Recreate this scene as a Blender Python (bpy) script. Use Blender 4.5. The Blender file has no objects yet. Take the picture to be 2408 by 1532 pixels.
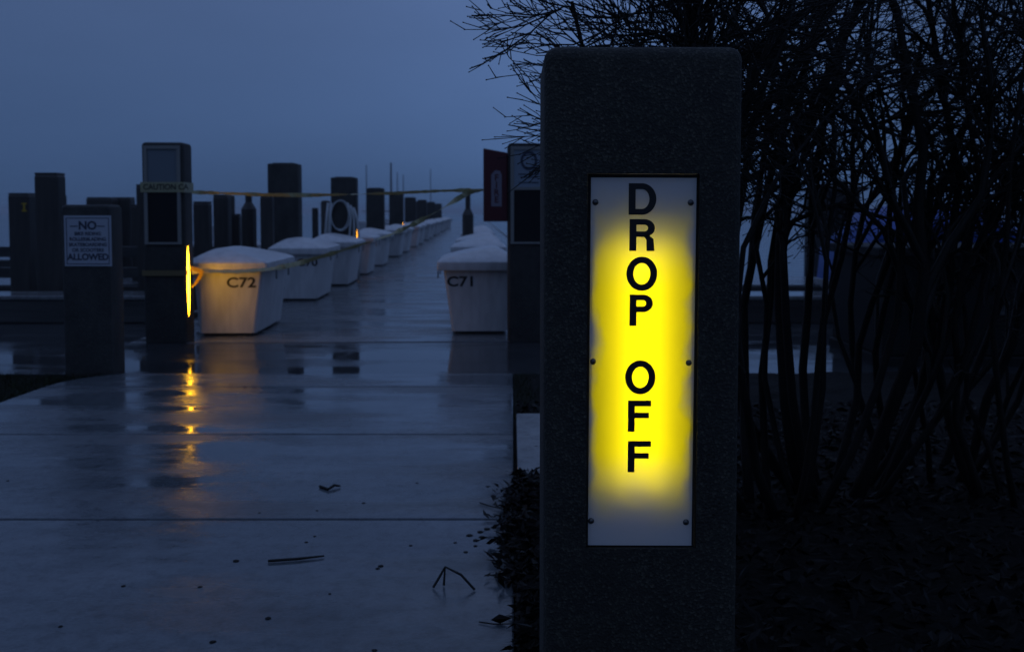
import bpy, bmesh, math, random
from mathutils import Vector, Matrix
R = math.radians
sc = bpy.context.scene
col = sc.collection
rnd = random.Random(11)

# ------------------------------------------------------------------ camera
CAMZ, F, CX, HOR, TILT = 1.1, 2407.0, 1203.5, 500.0, R(3.2)
cam = bpy.data.objects.new('camera', bpy.data.cameras.new('camera'))
col.objects.link(cam); sc.camera = cam
cam.location = (0, 0, CAMZ); cam.rotation_euler = (R(90) - TILT, 0, 0)
cd = cam.data
cd.sensor_width = 36; cd.lens = 36
PPY = HOR + F * math.tan(TILT)
cd.shift_y = -(766.0 - PPY) / 2407.0
cd.clip_start = 0.05; cd.clip_end = 6000
cd.dof.use_dof = True; cd.dof.focus_distance = 2.1; cd.dof.aperture_fstop = 6.5

# ------------------------------------------------------------------ world, sun, exposure
SUN_EL, SUN_AZ = R(6), R(4)      # azimuth measured from +Y towards +X
w = bpy.data.worlds.new('World'); sc.world = w; w.use_nodes = True
nt = w.node_tree; nt.nodes.clear()
sky = nt.nodes.new('ShaderNodeTexSky'); sky.sky_type = 'NISHITA'; sky.sun_disc = False
sky.sun_elevation = SUN_EL; sky.sun_rotation = SUN_AZ; sky.dust_density = 4; sky.ozone_density = 3
bw = nt.nodes.new('ShaderNodeRGBToBW'); nt.links.new(sky.outputs[0], bw.inputs[0])
tc = nt.nodes.new('ShaderNodeTexCoord')
nz = nt.nodes.new('ShaderNodeTexNoise'); nz.inputs['Scale'].default_value = 2.4; nz.inputs['Detail'].default_value = 6
mp = nt.nodes.new('ShaderNodeMapping'); mp.inputs['Scale'].default_value = (1, 1, 3)
nt.links.new(tc.outputs['Generated'], mp.inputs[0]); nt.links.new(mp.outputs[0], nz.inputs['Vector'])
mr = nt.nodes.new('ShaderNodeMapRange'); mr.inputs['To Min'].default_value = 0.82; mr.inputs['To Max'].default_value = 1.14
nt.links.new(nz.outputs['Fac'], mr.inputs['Value'])
# overcast dusk: the clear-sky brightness shows through an even blue cloud layer
m1 = nt.nodes.new('ShaderNodeMath'); m1.operation = 'MULTIPLY_ADD'
m1.inputs[1].default_value = 0.02; m1.inputs[2].default_value = 0.80
nt.links.new(bw.outputs[0], m1.inputs[0])
m2 = nt.nodes.new('ShaderNodeMath'); m2.operation = 'MULTIPLY'
cie = nt.nodes.new('ShaderNodeMath'); cie.operation = 'MULTIPLY_ADD'; cie.use_clamp = False       # CIE overcast: (1 + 2 sin h)
sz = nt.nodes.new('ShaderNodeSeparateXYZ'); nt.links.new(tc.outputs['Generated'], sz.inputs[0])
szc = nt.nodes.new('ShaderNodeMath'); szc.operation = 'MAXIMUM'; szc.inputs[1].default_value = 0.0; nt.links.new(sz.outputs[2], szc.inputs[0])
nt.links.new(szc.outputs[0], cie.inputs[0]); cie.inputs[1].default_value = 1.7; cie.inputs[2].default_value = 1.0
m3 = nt.nodes.new('ShaderNodeMath'); m3.operation = 'MULTIPLY'; nt.links.new(m1.outputs[0], m3.inputs[0]); nt.links.new(cie.outputs[0], m3.inputs[1])
nt.links.new(m3.outputs[0], m2.inputs[0]); nt.links.new(mr.outputs[0], m2.inputs[1])
mx = nt.nodes.new('ShaderNodeMix'); mx.data_type = 'RGBA'; mx.blend_type = 'MULTIPLY'; mx.inputs[0].default_value = 1
sepz = nt.nodes.new('ShaderNodeSeparateXYZ'); nt.links.new(tc.outputs['Generated'], sepz.inputs[0])
elv = nt.nodes.new('ShaderNodeMapRange'); elv.inputs['From Max'].default_value = 0.35; nt.links.new(sepz.outputs[2], elv.inputs['Value'])
tint = nt.nodes.new('ShaderNodeMix'); tint.data_type = 'RGBA'
tint.inputs[6].default_value = (0.445, 0.905, 2.02, 1); tint.inputs[7].default_value = (0.57, 0.89, 1.86, 1)
nt.links.new(elv.outputs[0], tint.inputs[0]); nt.links.new(tint.outputs[2], mx.inputs[6])
nt.links.new(m2.outputs[0], mx.inputs[7])
bg = nt.nodes.new('ShaderNodeBackground'); bg.inputs['Strength'].default_value = 0.1
nt.links.new(mx.outputs[2], bg.inputs[0])
wo = nt.nodes.new('ShaderNodeOutputWorld'); nt.links.new(bg.outputs[0], wo.inputs[0])

sun = bpy.data.objects.new('sun', bpy.data.lights.new('sun', 'SUN')); col.objects.link(sun)
sun.data.energy = 0.02; sun.data.angle = R(30); sun.data.color = (0.75, 0.85, 1.0)
sd = Vector((math.sin(-SUN_AZ) * -1, math.cos(SUN_AZ), math.tan(R(35))))
sun.rotation_euler = sd.to_track_quat('Z', 'Y').to_euler()

sc.view_settings.view_transform = 'Standard'; sc.view_settings.look = 'None'
sc.view_settings.exposure = 0; sc.view_settings.gamma = 1; sc.view_settings.use_curve_mapping = False
sc.render.engine = 'CYCLES'
cy = sc.cycles
cy.max_bounces = 6; cy.diffuse_bounces = 2; cy.glossy_bounces = 3; cy.transmission_bounces = 4
cy.volume_bounces = 0; cy.transparent_max_bounces = 6
cy.use_denoising = True; cy.sample_clamp_indirect = 4; cy.blur_glossy = 0.3
cy.caustics_reflective = False; cy.caustics_refractive = False

# ------------------------------------------------------------------ helpers: rays, tagging, meshes
def ray(px, py):
    a = (px - CX) / F; b = (PPY - py) / F
    return Vector((a, math.cos(TILT) + b * math.sin(TILT), -math.sin(TILT) + b * math.cos(TILT)))
def at(px, py, Y):
    d = ray(px, py); return Vector((0, 0, CAMZ)) + d * (Y / d.y)
def gnd(px, py, z=0.0):
    d = ray(px, py); return Vector((0, 0, CAMZ)) + d * ((z - CAMZ) / d.z)

def tag(o, label=None, cat=None, group=None, kind=None):
    if label: o['label'] = label
    if cat: o['category'] = cat
    if group: o['group'] = group
    if kind: o['kind'] = kind
    return o
def link(name, me, mat=None, parent=None, loc=None, rot=None):
    o = bpy.data.objects.new(name, me); col.objects.link(o)
    if mat and me: 
        if not me.materials: me.materials.append(mat)
    if parent: o.parent = parent
    if loc is not None: o.location = loc
    if rot is not None: o.rotation_euler = rot
    return o
def thing(name, label, cat, loc, rz=0, group=None):
    o = bpy.data.objects.new(name, None); col.objects.link(o)
    o.location = loc; o.rotation_euler = (0, 0, rz); o.empty_display_size = 0.1
    return tag(o, label, cat, group)
def copy_tree(o, parent=None):
    c = o.copy(); col.objects.link(c); c.parent = parent
    for ch in list(o.children):
        copy_tree(ch, c)
    return c

def lerp(a, b, t): return a + (b-a)*t
class MB:
    def __init__(s): s.v = []; s.f = []
    def box(s, x0, x1, y0, y1, z0, z1):
        b = len(s.v)
        s.v += [(x0,y0,z0),(x1,y0,z0),(x1,y1,z0),(x0,y1,z0),(x0,y0,z1),(x1,y0,z1),(x1,y1,z1),(x0,y1,z1)]
        s.f += [tuple(b+i for i in q) for q in ((3,2,1,0),(4,5,6,7),(0,1,5,4),(1,2,6,5),(2,3,7,6),(3,0,4,7))]
        return s
    def loft(s, rings, cap=True):
        b = len(s.v); n = len(rings[0])
        for r in rings: s.v += [tuple(p) for p in r]
        for k in range(len(rings)-1):
            for i in range(n):
                j = (i+1) % n
                s.f.append((b+k*n+i, b+k*n+j, b+(k+1)*n+j, b+(k+1)*n+i))
        if cap:
            s.f.append(tuple(b+i for i in reversed(range(n))))
            s.f.append(tuple(b+(len(rings)-1)*n+i for i in range(n)))
        return s
    def tube(s, pts, rad, n=6, cap=True):
        pts = [Vector(p) for p in pts]
        if not isinstance(rad, (list, tuple)): rad = [rad]*len(pts)
        rings = []; ref = None
        for i, p in enumerate(pts):
            t = (pts[min(i+1, len(pts)-1)] - pts[max(i-1, 0)]).normalized()
            if ref is None:
                ref = Vector((0,0,1)) if abs(t.z) < .9 else Vector((1,0,0))
            u = ref - t*ref.dot(t)
            if u.length < 1e-5: u = t.orthogonal()
            u.normalize(); v = t.cross(u); ref = u
            rings.append([p + (u*math.cos(2*math.pi*k/n) + v*math.sin(2*math.pi*k/n))*rad[i] for k in range(n)])
        return s.loft(rings, cap)
    def ribbon(s, pts, h, up=Vector((0,0,1)), thick=0.001):
        pts = [Vector(p) for p in pts]; rings = []
        for i, p in enumerate(pts):
            t = (pts[min(i+1, len(pts)-1)] - pts[max(i-1, 0)]).normalized()
            u = up[i] if isinstance(up, list) else up
            u = (u - t*u.dot(t)).normalized(); nn = t.cross(u)
            rings.append([p-u*h/2-nn*thick/2, p+u*h/2-nn*thick/2, p+u*h/2+nn*thick/2, p-u*h/2+nn*thick/2])
        return s.loft(rings)
    def mesh(s, name='mesh', smooth=False):
        me = bpy.data.meshes.new(name); me.from_pydata(s.v, [], s.f); me.update()
        if smooth: me.polygons.foreach_set('use_smooth', [True]*len(me.polygons))
        return me
    def build(s, name, mat, parent=None, loc=None, rot=None, smooth=False):
        return link(name, s.mesh(name, smooth), mat, parent, loc, rot)

def bevel_mesh(me, width, seg=2, angle=30, only=None):
    bm = bmesh.new(); bm.from_mesh(me)
    bmesh.ops.recalc_face_normals(bm, faces=bm.faces)
    es = [e for e in bm.edges if len(e.link_faces) == 2 and e.calc_face_angle(0) > R(angle) and (only is None or only(e))]
    bmesh.ops.bevel(bm, geom=es, offset=width, segments=seg, profile=0.5, affect='EDGES')
    bm.to_mesh(me); bm.free()
    return me
def bbox(x0,x1,y0,y1,z0,z1, w_=0.01, seg=2):
    return bevel_mesh(MB().box(x0,x1,y0,y1,z0,z1).mesh(), w_, seg)
def shade(me, angle=40):
    me.polygons.foreach_set('use_smooth', [True]*len(me.polygons))
    try: me.set_sharp_from_angle(angle=R(angle))
    except Exception: pass
    return me

def text_mesh(body, size, offset=0.0, sx=1.0, align='CENTER', extrude=0.0006, spacing=1.0):
    cu = bpy.data.curves.new('lettering', 'FONT'); cu.body = body; cu.size = size; cu.offset = offset
    cu.align_x = align; cu.align_y = 'CENTER'; cu.extrude = extrude; cu.resolution_u = 4; cu.space_character = spacing
    o = bpy.data.objects.new('lettering', cu); col.objects.link(o)
    me = bpy.data.meshes.new_from_object(o.evaluated_get(bpy.context.evaluated_depsgraph_get()))
    bpy.data.objects.remove(o); bpy.data.curves.remove(cu)
    # stand the text upright: x stays, y -> z, facing -Y
    me.transform(Matrix(((sx,0,0,0),(0,0,-1,0),(0,1,0,0),(0,0,0,1))))
    return me

# ------------------------------------------------------------------ materials
def mat(name, color, rough=0.6, spec=0.5, metallic=0.0):
    m = bpy.data.materials.new(name); m.use_nodes = True
    b = m.node_tree.nodes['Principled BSDF']
    b.inputs['Base Color'].default_value = (*color, 1); b.inputs['Roughness'].default_value = rough
    b.inputs['Specular IOR Level'].default_value = spec; b.inputs['Metallic'].default_value = metallic
    return m
def N(m, t): return m.node_tree.nodes.new(t)
def L(m, a, b): m.node_tree.links.new(a, b)
def noise(m, scale, detail=4, stretch=(1,1,1), coord='Object', rough=0.55):
    t = N(m, 'ShaderNodeTexCoord'); mp = N(m, 'ShaderNodeMapping'); mp.inputs['Scale'].default_value = stretch
    n = N(m, 'ShaderNodeTexNoise'); n.inputs['Scale'].default_value = scale; n.inputs['Detail'].default_value = detail
    n.inputs['Roughness'].default_value = rough
    if coord == 'World':
        g = N(m, 'ShaderNodeNewGeometry'); L(m, g.outputs['Position'], mp.inputs[0])
    else:
        L(m, t.outputs[coord], mp.inputs[0])
    L(m, mp.outputs[0], n.inputs['Vector'])
    return n.outputs['Fac']
def ramp(m, fac, stops):
    r = N(m, 'ShaderNodeValToRGB'); e = r.color_ramp.elements
    while len(e) < len(stops): e.new(0.5)
    for k, (p, c) in enumerate(stops):
        e[k].position = p; e[k].color = (*c, 1) if isinstance(c, tuple) else (c, c, c, 1)
    L(m, fac, r.inputs[0]); return r.outputs[0]
def bump(m, fac, strength, dist=0.01, prev=None):
    b = N(m, 'ShaderNodeBump'); b.inputs['Strength'].default_value = strength; b.inputs['Distance'].default_value = dist
    L(m, fac, b.inputs['Height'])
    if prev: L(m, prev, b.inputs['Normal'])
    return b.outputs[0]
def P(m): return m.node_tree.nodes['Principled BSDF']

# broomed concrete, rained on: roughness follows where the water film lies
def wet_concrete(name, dark, light, dry_r, wet_r, lo, hi, film=(0.35, 1.3, 1), micro=0.25):
    m = mat(name, light, 0.3)
    c = ramp(m, noise(m, 1.3, 8, coord='World'), [(0.3, dark), (0.7, light)])
    fine = noise(m, 90, 3, coord='World')
    mul = N(m, 'ShaderNodeMix'); mul.data_type = 'RGBA'; mul.blend_type = 'MULTIPLY'; mul.inputs[0].default_value = 0.6
    L(m, c, mul.inputs[6]); L(m, ramp(m, fine, [(0.3, 0.55), (0.7, 1.0)]), mul.inputs[7])
    st2 = N(m, 'ShaderNodeMix'); st2.data_type = 'RGBA'; st2.blend_type = 'MULTIPLY'; st2.inputs[0].default_value = 1.0
    L(m, mul.outputs[2], st2.inputs[6]); L(m, ramp(m, noise(m, 17, 9, coord='World', rough=0.7), [(0.34, 0.58), (0.52, 1.0), (0.72, 1.15)]), st2.inputs[7])
    L(m, st2.outputs[2], P(m).inputs['Base Color'])
    wet = noise(m, 1.9, 6, film, coord='World', rough=0.62)
    rr = ramp(m, wet, [(lo, wet_r), (hi, dry_r)])
    L(m, rr, P(m).inputs['Roughness'])
    amt = ramp(m, wet, [(lo, 0.02), (hi, 1.0)])
    hgt = N(m, 'ShaderNodeMath'); hgt.operation = 'MULTIPLY'
    L(m, noise(m, 60, 4, (1, 1, 1), coord='World', rough=0.7), hgt.inputs[0]); L(m, amt, hgt.inputs[1])
    n1 = bump(m, hgt.outputs[0], micro, 0.006)
    n2 = bump(m, noise(m, 7, 2, (0.5, 1.6, 1), coord='World'), 0.05, 0.01, n1)
    L(m, n2, P(m).inputs['Normal'])
    P(m).inputs['IOR'].default_value = 1.45
    return m
M = {}
M['path'] = wet_concrete('wet_path_concrete', (0.095,0.108,0.118), (0.165,0.182,0.192), 0.36, 0.08, 0.42, 0.62, micro=0.35)
M['prom'] = wet_concrete('wet_promenade', (0.035,0.037,0.04), (0.06,0.062,0.065), 0.24, 0.03, 0.44, 0.66, micro=0.16)
M['deck'] = wet_concrete('wet_dock_concrete', (0.10,0.105,0.11), (0.15,0.155,0.155), 0.36, 0.12, 0.42, 0.62, film=(0.5,1.6,1))
M['pad'] = wet_concrete('pale_paver', (0.24,0.25,0.25), (0.36,0.37,0.36), 0.5, 0.3, 0.4, 0.6)
M['cap'] = wet_concrete('wet_skylit_cap', (0.16,0.165,0.17), (0.24,0.245,0.24), 0.22, 0.07, 0.45, 0.7, micro=0.06)  # paler than the face beam; sky sheen on the top put into the colour
M['joint'] = mat('joint_filler', (0.015,0.015,0.016), 0.8)

def aggregate(name, base, chip, k=1.0):
    m = mat(name, base, 0.75)
    t = N(m, 'ShaderNodeTexCoord'); v = N(m, 'ShaderNodeTexVoronoi'); v.inputs['Scale'].default_value = 130*k
    L(m, t.outputs['Object'], v.inputs['Vector'])
    sel = ramp(m, v.outputs['Color'], [(0.62, 0.0), (0.9, 1.0)])
    big = ramp(m, noise(m, 9*k, 6), [(0.3, tuple(x*0.6 for x in base)), (0.7, tuple(x*1.25 for x in base))])
    mix = N(m, 'ShaderNodeMix'); mix.data_type = 'RGBA'
    L(m, sel, mix.inputs[0]); L(m, big, mix.inputs[6]); mix.inputs[7].default_value = (*chip, 1)
    st = ramp(m, noise(m, 3, 5, (3, 3, 0.5)), [(0.35, 0.55), (0.65, 1.0)])      # rain streaks down the faces
    mul = N(m, 'ShaderNodeMix'); mul.data_type = 'RGBA'; mul.blend_type = 'MULTIPLY'; mul.inputs[0].default_value = 0.8
    L(m, mix.outputs[2], mul.inputs[6]); L(m, st, mul.inputs[7])
    L(m, mul.outputs[2], P(m).inputs['Base Color'])
    n1 = bump(m, v.outputs['Distance'], 0.5, 0.003); n2 = bump(m, noise(m, 60*k, 4), 0.5, 0.003, n1)
    L(m, n2, P(m).inputs['Normal'])
    return m
M['post'] = aggregate('exposed_aggregate_concrete', (0.028,0.026,0.018), (0.085,0.077,0.055), 1.7)
M['dockpost'] = aggregate('dock_post_concrete', (0.042,0.041,0.036), (0.06,0.058,0.052), 0.8)
def timber(name, c0, c1, axis=(1,1,0.08), rough=0.55):
    m = mat(name, c0, rough)
    L(m, ramp(m, noise(m, 18, 6, axis), [(0.3, c0), (0.7, c1)]), P(m).inputs['Base Color'])
    L(m, bump(m, noise(m, 25, 5, axis), 0.4, 0.004), P(m).inputs['Normal'])
    return m
M['pile'] = timber('wet_piling_timber', (0.025,0.022,0.019), (0.055,0.048,0.04))
M['kerb'] = timber('wet_kerb_timber', (0.04,0.038,0.035), (0.075,0.07,0.065), (0.08,1,1), 0.12)
P(M['kerb']).inputs['Normal'].links[0].from_node.inputs['Strength'].default_value = 0.06
M['beam'] = timber('wet_beam_timber', (0.03,0.028,0.026), (0.065,0.06,0.055), (0.08,1,1), 0.28)
def plastic(name, c, rough=0.38):
    m = mat(name, c, rough)
    dirt = ramp(m, noise(m, 6, 6, (2.5,2.5,0.6)), [(0.35, tuple(x*0.82 for x in c)), (0.62, c)])
    L(m, dirt, P(m).inputs['Base Color'])
    L(m, bump(m, noise(m, 160, 2), 0.08, 0.002), P(m).inputs['Normal'])
    return m
M['box'] = plastic('white_fibreglass', (0.60,0.60,0.59))
M['rubber'] = mat('black_rubber', (0.02,0.02,0.02), 0.8)  # plain even black for box skids, dock floats and the ring behind the sign
M['ink'] = mat('black_vinyl', (0.012,0.011,0.010), 0.5)
M['latch'] = mat('dull_steel', (0.22,0.22,0.22), 0.4, 0.5, 0.8)
M['screw'] = mat('dark_screw_steel', (0.12,0.12,0.12), 0.35, 0.5, 0.9)
M['frame'] = mat('grey_painted_frame', (0.24,0.24,0.22), 0.55)
M['board'] = mat('faded_notice_board', (0.16,0.19,0.21), 0.5)
M['black'] = mat('black_glass_panel', (0.008,0.008,0.009), 0.5, 0.3)
M['sign'] = mat('white_sign_face', (0.42,0.45,0.50), 0.45)
M['signblue'] = mat('pale_blue_sign_face', (0.24,0.29,0.34), 0.45)
M['signink'] = mat('dark_blue_sign_ink', (0.03,0.04,0.07), 0.5)
M['red'] = mat('dark_red_paint', (0.075,0.008,0.012), 0.45)
M['hose'] = mat('pale_hose', (0.5,0.53,0.53), 0.45)
M['blue'] = mat('blue_tarp', (0.02,0.065,0.28), 0.5)
M['shed'] = timber('dark_shed_boards', (0.02,0.02,0.02), (0.035,0.035,0.035))
M['cabinet'] = mat('black_cabinet_paint', (0.006,0.007,0.007), 0.65, 0.2)
M['hull'] = mat('boat_hull_white', (0.45,0.46,0.47), 0.4)
M['mast'] = mat('mast_aluminium', (0.2,0.21,0.22), 0.5)
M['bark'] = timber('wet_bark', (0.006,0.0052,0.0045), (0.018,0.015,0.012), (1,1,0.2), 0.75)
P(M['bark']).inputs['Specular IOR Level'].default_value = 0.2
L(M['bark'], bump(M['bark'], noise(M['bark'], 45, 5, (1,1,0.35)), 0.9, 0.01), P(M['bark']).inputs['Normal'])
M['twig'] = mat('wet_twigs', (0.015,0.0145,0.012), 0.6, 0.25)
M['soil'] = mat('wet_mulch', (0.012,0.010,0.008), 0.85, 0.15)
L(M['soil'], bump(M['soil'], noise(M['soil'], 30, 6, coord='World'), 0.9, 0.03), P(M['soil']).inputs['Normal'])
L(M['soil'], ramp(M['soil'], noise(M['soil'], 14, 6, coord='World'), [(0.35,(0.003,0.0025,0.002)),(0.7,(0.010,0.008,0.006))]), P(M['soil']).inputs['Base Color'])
def leafmat(name, a, b, rough):
    m = mat(name, a, rough)
    oi = N(m, 'ShaderNodeNewGeometry')
    L(m, ramp(m, oi.outputs['Random Per Island'], [(0.0, a), (0.8, b), (1.0, tuple(min(1, x*2.2) for x in b))]), P(m).inputs['Base Color'])
    return m
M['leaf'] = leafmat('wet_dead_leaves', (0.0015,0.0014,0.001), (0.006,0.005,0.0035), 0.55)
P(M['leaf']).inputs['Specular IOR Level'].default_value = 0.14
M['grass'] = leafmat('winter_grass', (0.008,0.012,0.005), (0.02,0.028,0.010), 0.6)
M['lawnsoil'] = mat('lawn_soil', (0.007,0.009,0.005), 0.9, 0.1)
P(M['grass']).inputs['Specular IOR Level'].default_value = 0.2
M['tape'] = mat('yellow_caution_tape', (0.55,0.53,0.32), 0.4)
def thin_plastic(m, k):
    t = m.node_tree; tr = t.nodes.new('ShaderNodeBsdfTranslucent'); tr.inputs[0].default_value = P(m).inputs['Base Color'].default_value
    ms = t.nodes.new('ShaderNodeMixShader'); ms.inputs[0].default_value = k
    o = [n for n in t.nodes if n.type == 'OUTPUT_MATERIAL'][0]
    t.links.new(P(m).outputs[0], ms.inputs[1]); t.links.new(tr.outputs[0], ms.inputs[2]); t.links.new(ms.outputs[0], o.inputs[0])
    return m
thin_plastic(M['tape'], 0.4)
def water_mat():
    m = mat('harbour_water', (0.012,0.018,0.024), 0.08)
    P(m).inputs['IOR'].default_value = 1.33
    n = bump(m, noise(m, 1.2, 4, (1,0.6,1), coord='World'), 0.35, 0.12)
    L(m, n, P(m).inputs['Normal']); return m
M['water'] = water_mat()
def emit(name, c, s):
    m = bpy.data.materials.new(name); m.use_nodes = True; t = m.node_tree; t.nodes.clear()
    e = t.nodes.new('ShaderNodeEmission'); e.inputs[0].default_value = (*c, 1); e.inputs[1].default_value = s
    o = t.nodes.new('ShaderNodeOutputMaterial'); t.links.new(e.outputs[0], o.inputs[0]); return m
M['lamp'] = emit('sign_lamp_glow', (1.0, 0.97, 0.92), 11.0)
M['sidelight'] = emit('lit_side_panel', (1.0, 0.48, 0.012), 23.0)
M['sidelight_far'] = emit('dim_side_panel', (1.0, 0.40, 0.02), 7.0)

# backlit acrylic: light from the lamp behind comes through a patchy yellow film; the glow's edge fade is painted into its colour
def acrylic():
    m = bpy.data.materials.new('backlit_acrylic'); m.use_nodes = True; t = m.node_tree; t.nodes.clear()
    def n(k): return t.nodes.new(k)
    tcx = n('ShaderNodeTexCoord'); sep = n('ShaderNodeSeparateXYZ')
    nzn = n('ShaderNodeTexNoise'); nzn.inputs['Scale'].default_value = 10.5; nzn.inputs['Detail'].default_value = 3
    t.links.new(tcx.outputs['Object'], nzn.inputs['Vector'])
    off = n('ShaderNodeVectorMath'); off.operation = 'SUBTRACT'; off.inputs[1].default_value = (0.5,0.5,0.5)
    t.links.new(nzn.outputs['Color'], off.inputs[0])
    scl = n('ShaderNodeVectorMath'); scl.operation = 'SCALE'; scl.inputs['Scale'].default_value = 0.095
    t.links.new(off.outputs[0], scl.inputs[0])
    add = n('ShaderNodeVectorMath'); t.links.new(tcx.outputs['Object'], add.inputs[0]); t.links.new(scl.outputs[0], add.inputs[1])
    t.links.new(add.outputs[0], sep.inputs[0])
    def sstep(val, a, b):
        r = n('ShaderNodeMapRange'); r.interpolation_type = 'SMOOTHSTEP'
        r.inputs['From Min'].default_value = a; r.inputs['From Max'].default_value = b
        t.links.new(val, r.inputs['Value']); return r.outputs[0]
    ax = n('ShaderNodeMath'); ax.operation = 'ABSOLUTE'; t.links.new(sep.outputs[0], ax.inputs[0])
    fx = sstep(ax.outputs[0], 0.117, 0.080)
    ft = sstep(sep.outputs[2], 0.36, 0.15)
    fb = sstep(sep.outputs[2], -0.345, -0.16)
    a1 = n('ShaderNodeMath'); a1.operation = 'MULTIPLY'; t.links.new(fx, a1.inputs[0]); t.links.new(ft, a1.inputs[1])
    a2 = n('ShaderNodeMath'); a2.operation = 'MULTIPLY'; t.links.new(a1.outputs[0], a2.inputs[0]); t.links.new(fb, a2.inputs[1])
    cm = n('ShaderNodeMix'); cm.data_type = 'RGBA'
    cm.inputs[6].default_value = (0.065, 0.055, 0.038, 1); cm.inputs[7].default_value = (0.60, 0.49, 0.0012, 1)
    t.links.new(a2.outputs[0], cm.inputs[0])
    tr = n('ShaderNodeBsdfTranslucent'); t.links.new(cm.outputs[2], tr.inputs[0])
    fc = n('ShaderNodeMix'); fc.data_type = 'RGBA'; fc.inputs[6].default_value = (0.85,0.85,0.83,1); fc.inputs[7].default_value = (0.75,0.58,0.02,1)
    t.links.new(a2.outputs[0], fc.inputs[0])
    df = n('ShaderNodeBsdfPrincipled'); t.links.new(fc.outputs[2], df.inputs['Base Color']); df.inputs['Roughness'].default_value = 0.4
    sh = n('ShaderNodeMixShader'); sh.inputs[0].default_value = 0.72
    t.links.new(tr.outputs[0], sh.inputs[1]); t.links.new(df.outputs[0], sh.inputs[2])
    o = n('ShaderNodeOutputMaterial'); t.links.new(sh.outputs[0], o.inputs[0])
    return m
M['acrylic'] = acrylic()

def tape_print(m):
    return m

# ------------------------------------------------------------------ ground, water, paving
DOCK = R(1.975)                                    # the dock swings a little left of the path
UX, UY = -math.sin(DOCK), math.cos(DOCK)
def struct(o): o['kind'] = 'structure'; return o

struct(MB().box(-3000, 3000, 10.6, 3000, -3.0, -0.55).build('water', M['water']))
struct(MB().box(-90, 90, -40, 10.55, -2.0, -0.03).build('ground', M['lawnsoil']))
struct(MB().box(-90, 90, 6.975, 10.56, -0.4, -0.006).build('promenade', M['prom']))

# path of broad slabs with open joints
path = struct(bpy.data.objects.new('path', None)); col.objects.link(path)
MB().box(-2.9, 0.0, -3.4, 6.97, -0.1, -0.026).build('joint_bed', M['joint'], path)
ys = [-3.42, -2.01, -0.6, 0.81, 2.22, 3.63, 5.045, 6.44, 6.972]
for a, b in zip(ys[:-1], ys[1:]):
    g = 0.009
    n = 14
    x0, x1 = -2.995, 0.125
    me = MB()
    rings = []
    # right edge runs a hair off parallel; left corner by the grass is rounded on the last slab
    def xr(y): return 0.006
    if b > 6.9:
        pts = [(-2.965, a+g), (xr(a), a+g), (xr(b), b-0.002), (-2.66, b-0.002), (-2.785, 6.88), (-2.86, 6.79), (-2.91, 6.70), (-2.94, 6.60)]
    else:
        pts = [(-3.0, a+g), (xr(a), a+g), (xr(b), b-g), (-2.965 if b > 6 else -3.0, b-g)]
    me.loft([[(x, y, -0.1) for x, y in pts], [(x, y, 0.0) for x, y in pts]])
    mm = bevel_mesh(me.mesh('slab'), 0.006, 2, 60)
    link('slab', mm, M['path'], path)

# dock deck of concrete panels running out over the water
dock = struct(bpy.data.objects.new('dock', None)); col.objects.link(dock)
dock.location = (0, 0, 0); dock.rotation_euler = (0, 0, DOCK)
DX0, DX1 = -2.95, 1.35
MB().box(DX0+0.05, DX1-0.05, 10.7, 130, -0.6, -0.07).build('float_body', M['beam'], dock)
pm = bevel_mesh(MB().box(DX0, DX1, 0, 2.488, -0.06, 0.0).mesh('deck_panel'), 0.006, 2)
y = 8.74; k = 0
while y < 128:
    link('deck_panel', pm, M['deck'], dock, (0, y, 0.0)); y += 2.5
for s in (DX0-0.08, DX1):
    MB().box(s, s+0.08, 10.9, 130, -0.3, 0.05).build('edge_timber', M['beam'], dock)

def on_dock(x, y, z=0.0):           # dock coordinates -> world
    return Vector((x*math.cos(DOCK) - y*math.sin(DOCK), x*math.sin(DOCK) + y*math.cos(DOCK), z))
def dock_x(px, Y):                    # dock x of a picture column at depth Y
    X = (px - CX) / F * Y
    return X + Y*math.tan(DOCK)

# mulch bed to the right of the path
def bed():
    mb = MB(); nx, ny = 70, 64; r = random.Random(3)
    for j in range(ny+1):
        for i in range(nx+1):
            xx = 0.008 + (i/nx)**1.6*9.0; yy = -1.5 + 8.4*j/ny
            edge = min(1, (i/8))
            mb.v.append((xx + (r.uniform(-.03,.03) if i == 0 else 0), yy, -0.025 + edge*0.03 + r.uniform(0,0.022)*edge))
    for j in range(ny):
        for i in range(nx):
            a = j*(nx+1)+i; mb.f.append((a, a+1, a+nx+2, a+nx+1))
    return mb
struct(bed().build('planting_bed', M['soil']))

# pale paver pad beside the path
p0 = gnd(1214, 1131); p1 = gnd(1213, 986)
pad = link('stepping_paver', bevel_mesh(MB().box(p0.x+0.005, p0.x+0.62, p0.y, p1.y, -0.05, 0.035).mesh(), 0.008), M['pad'])
tag(pad, 'pale square paver lying between the path and the lit post', 'paver')

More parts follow.
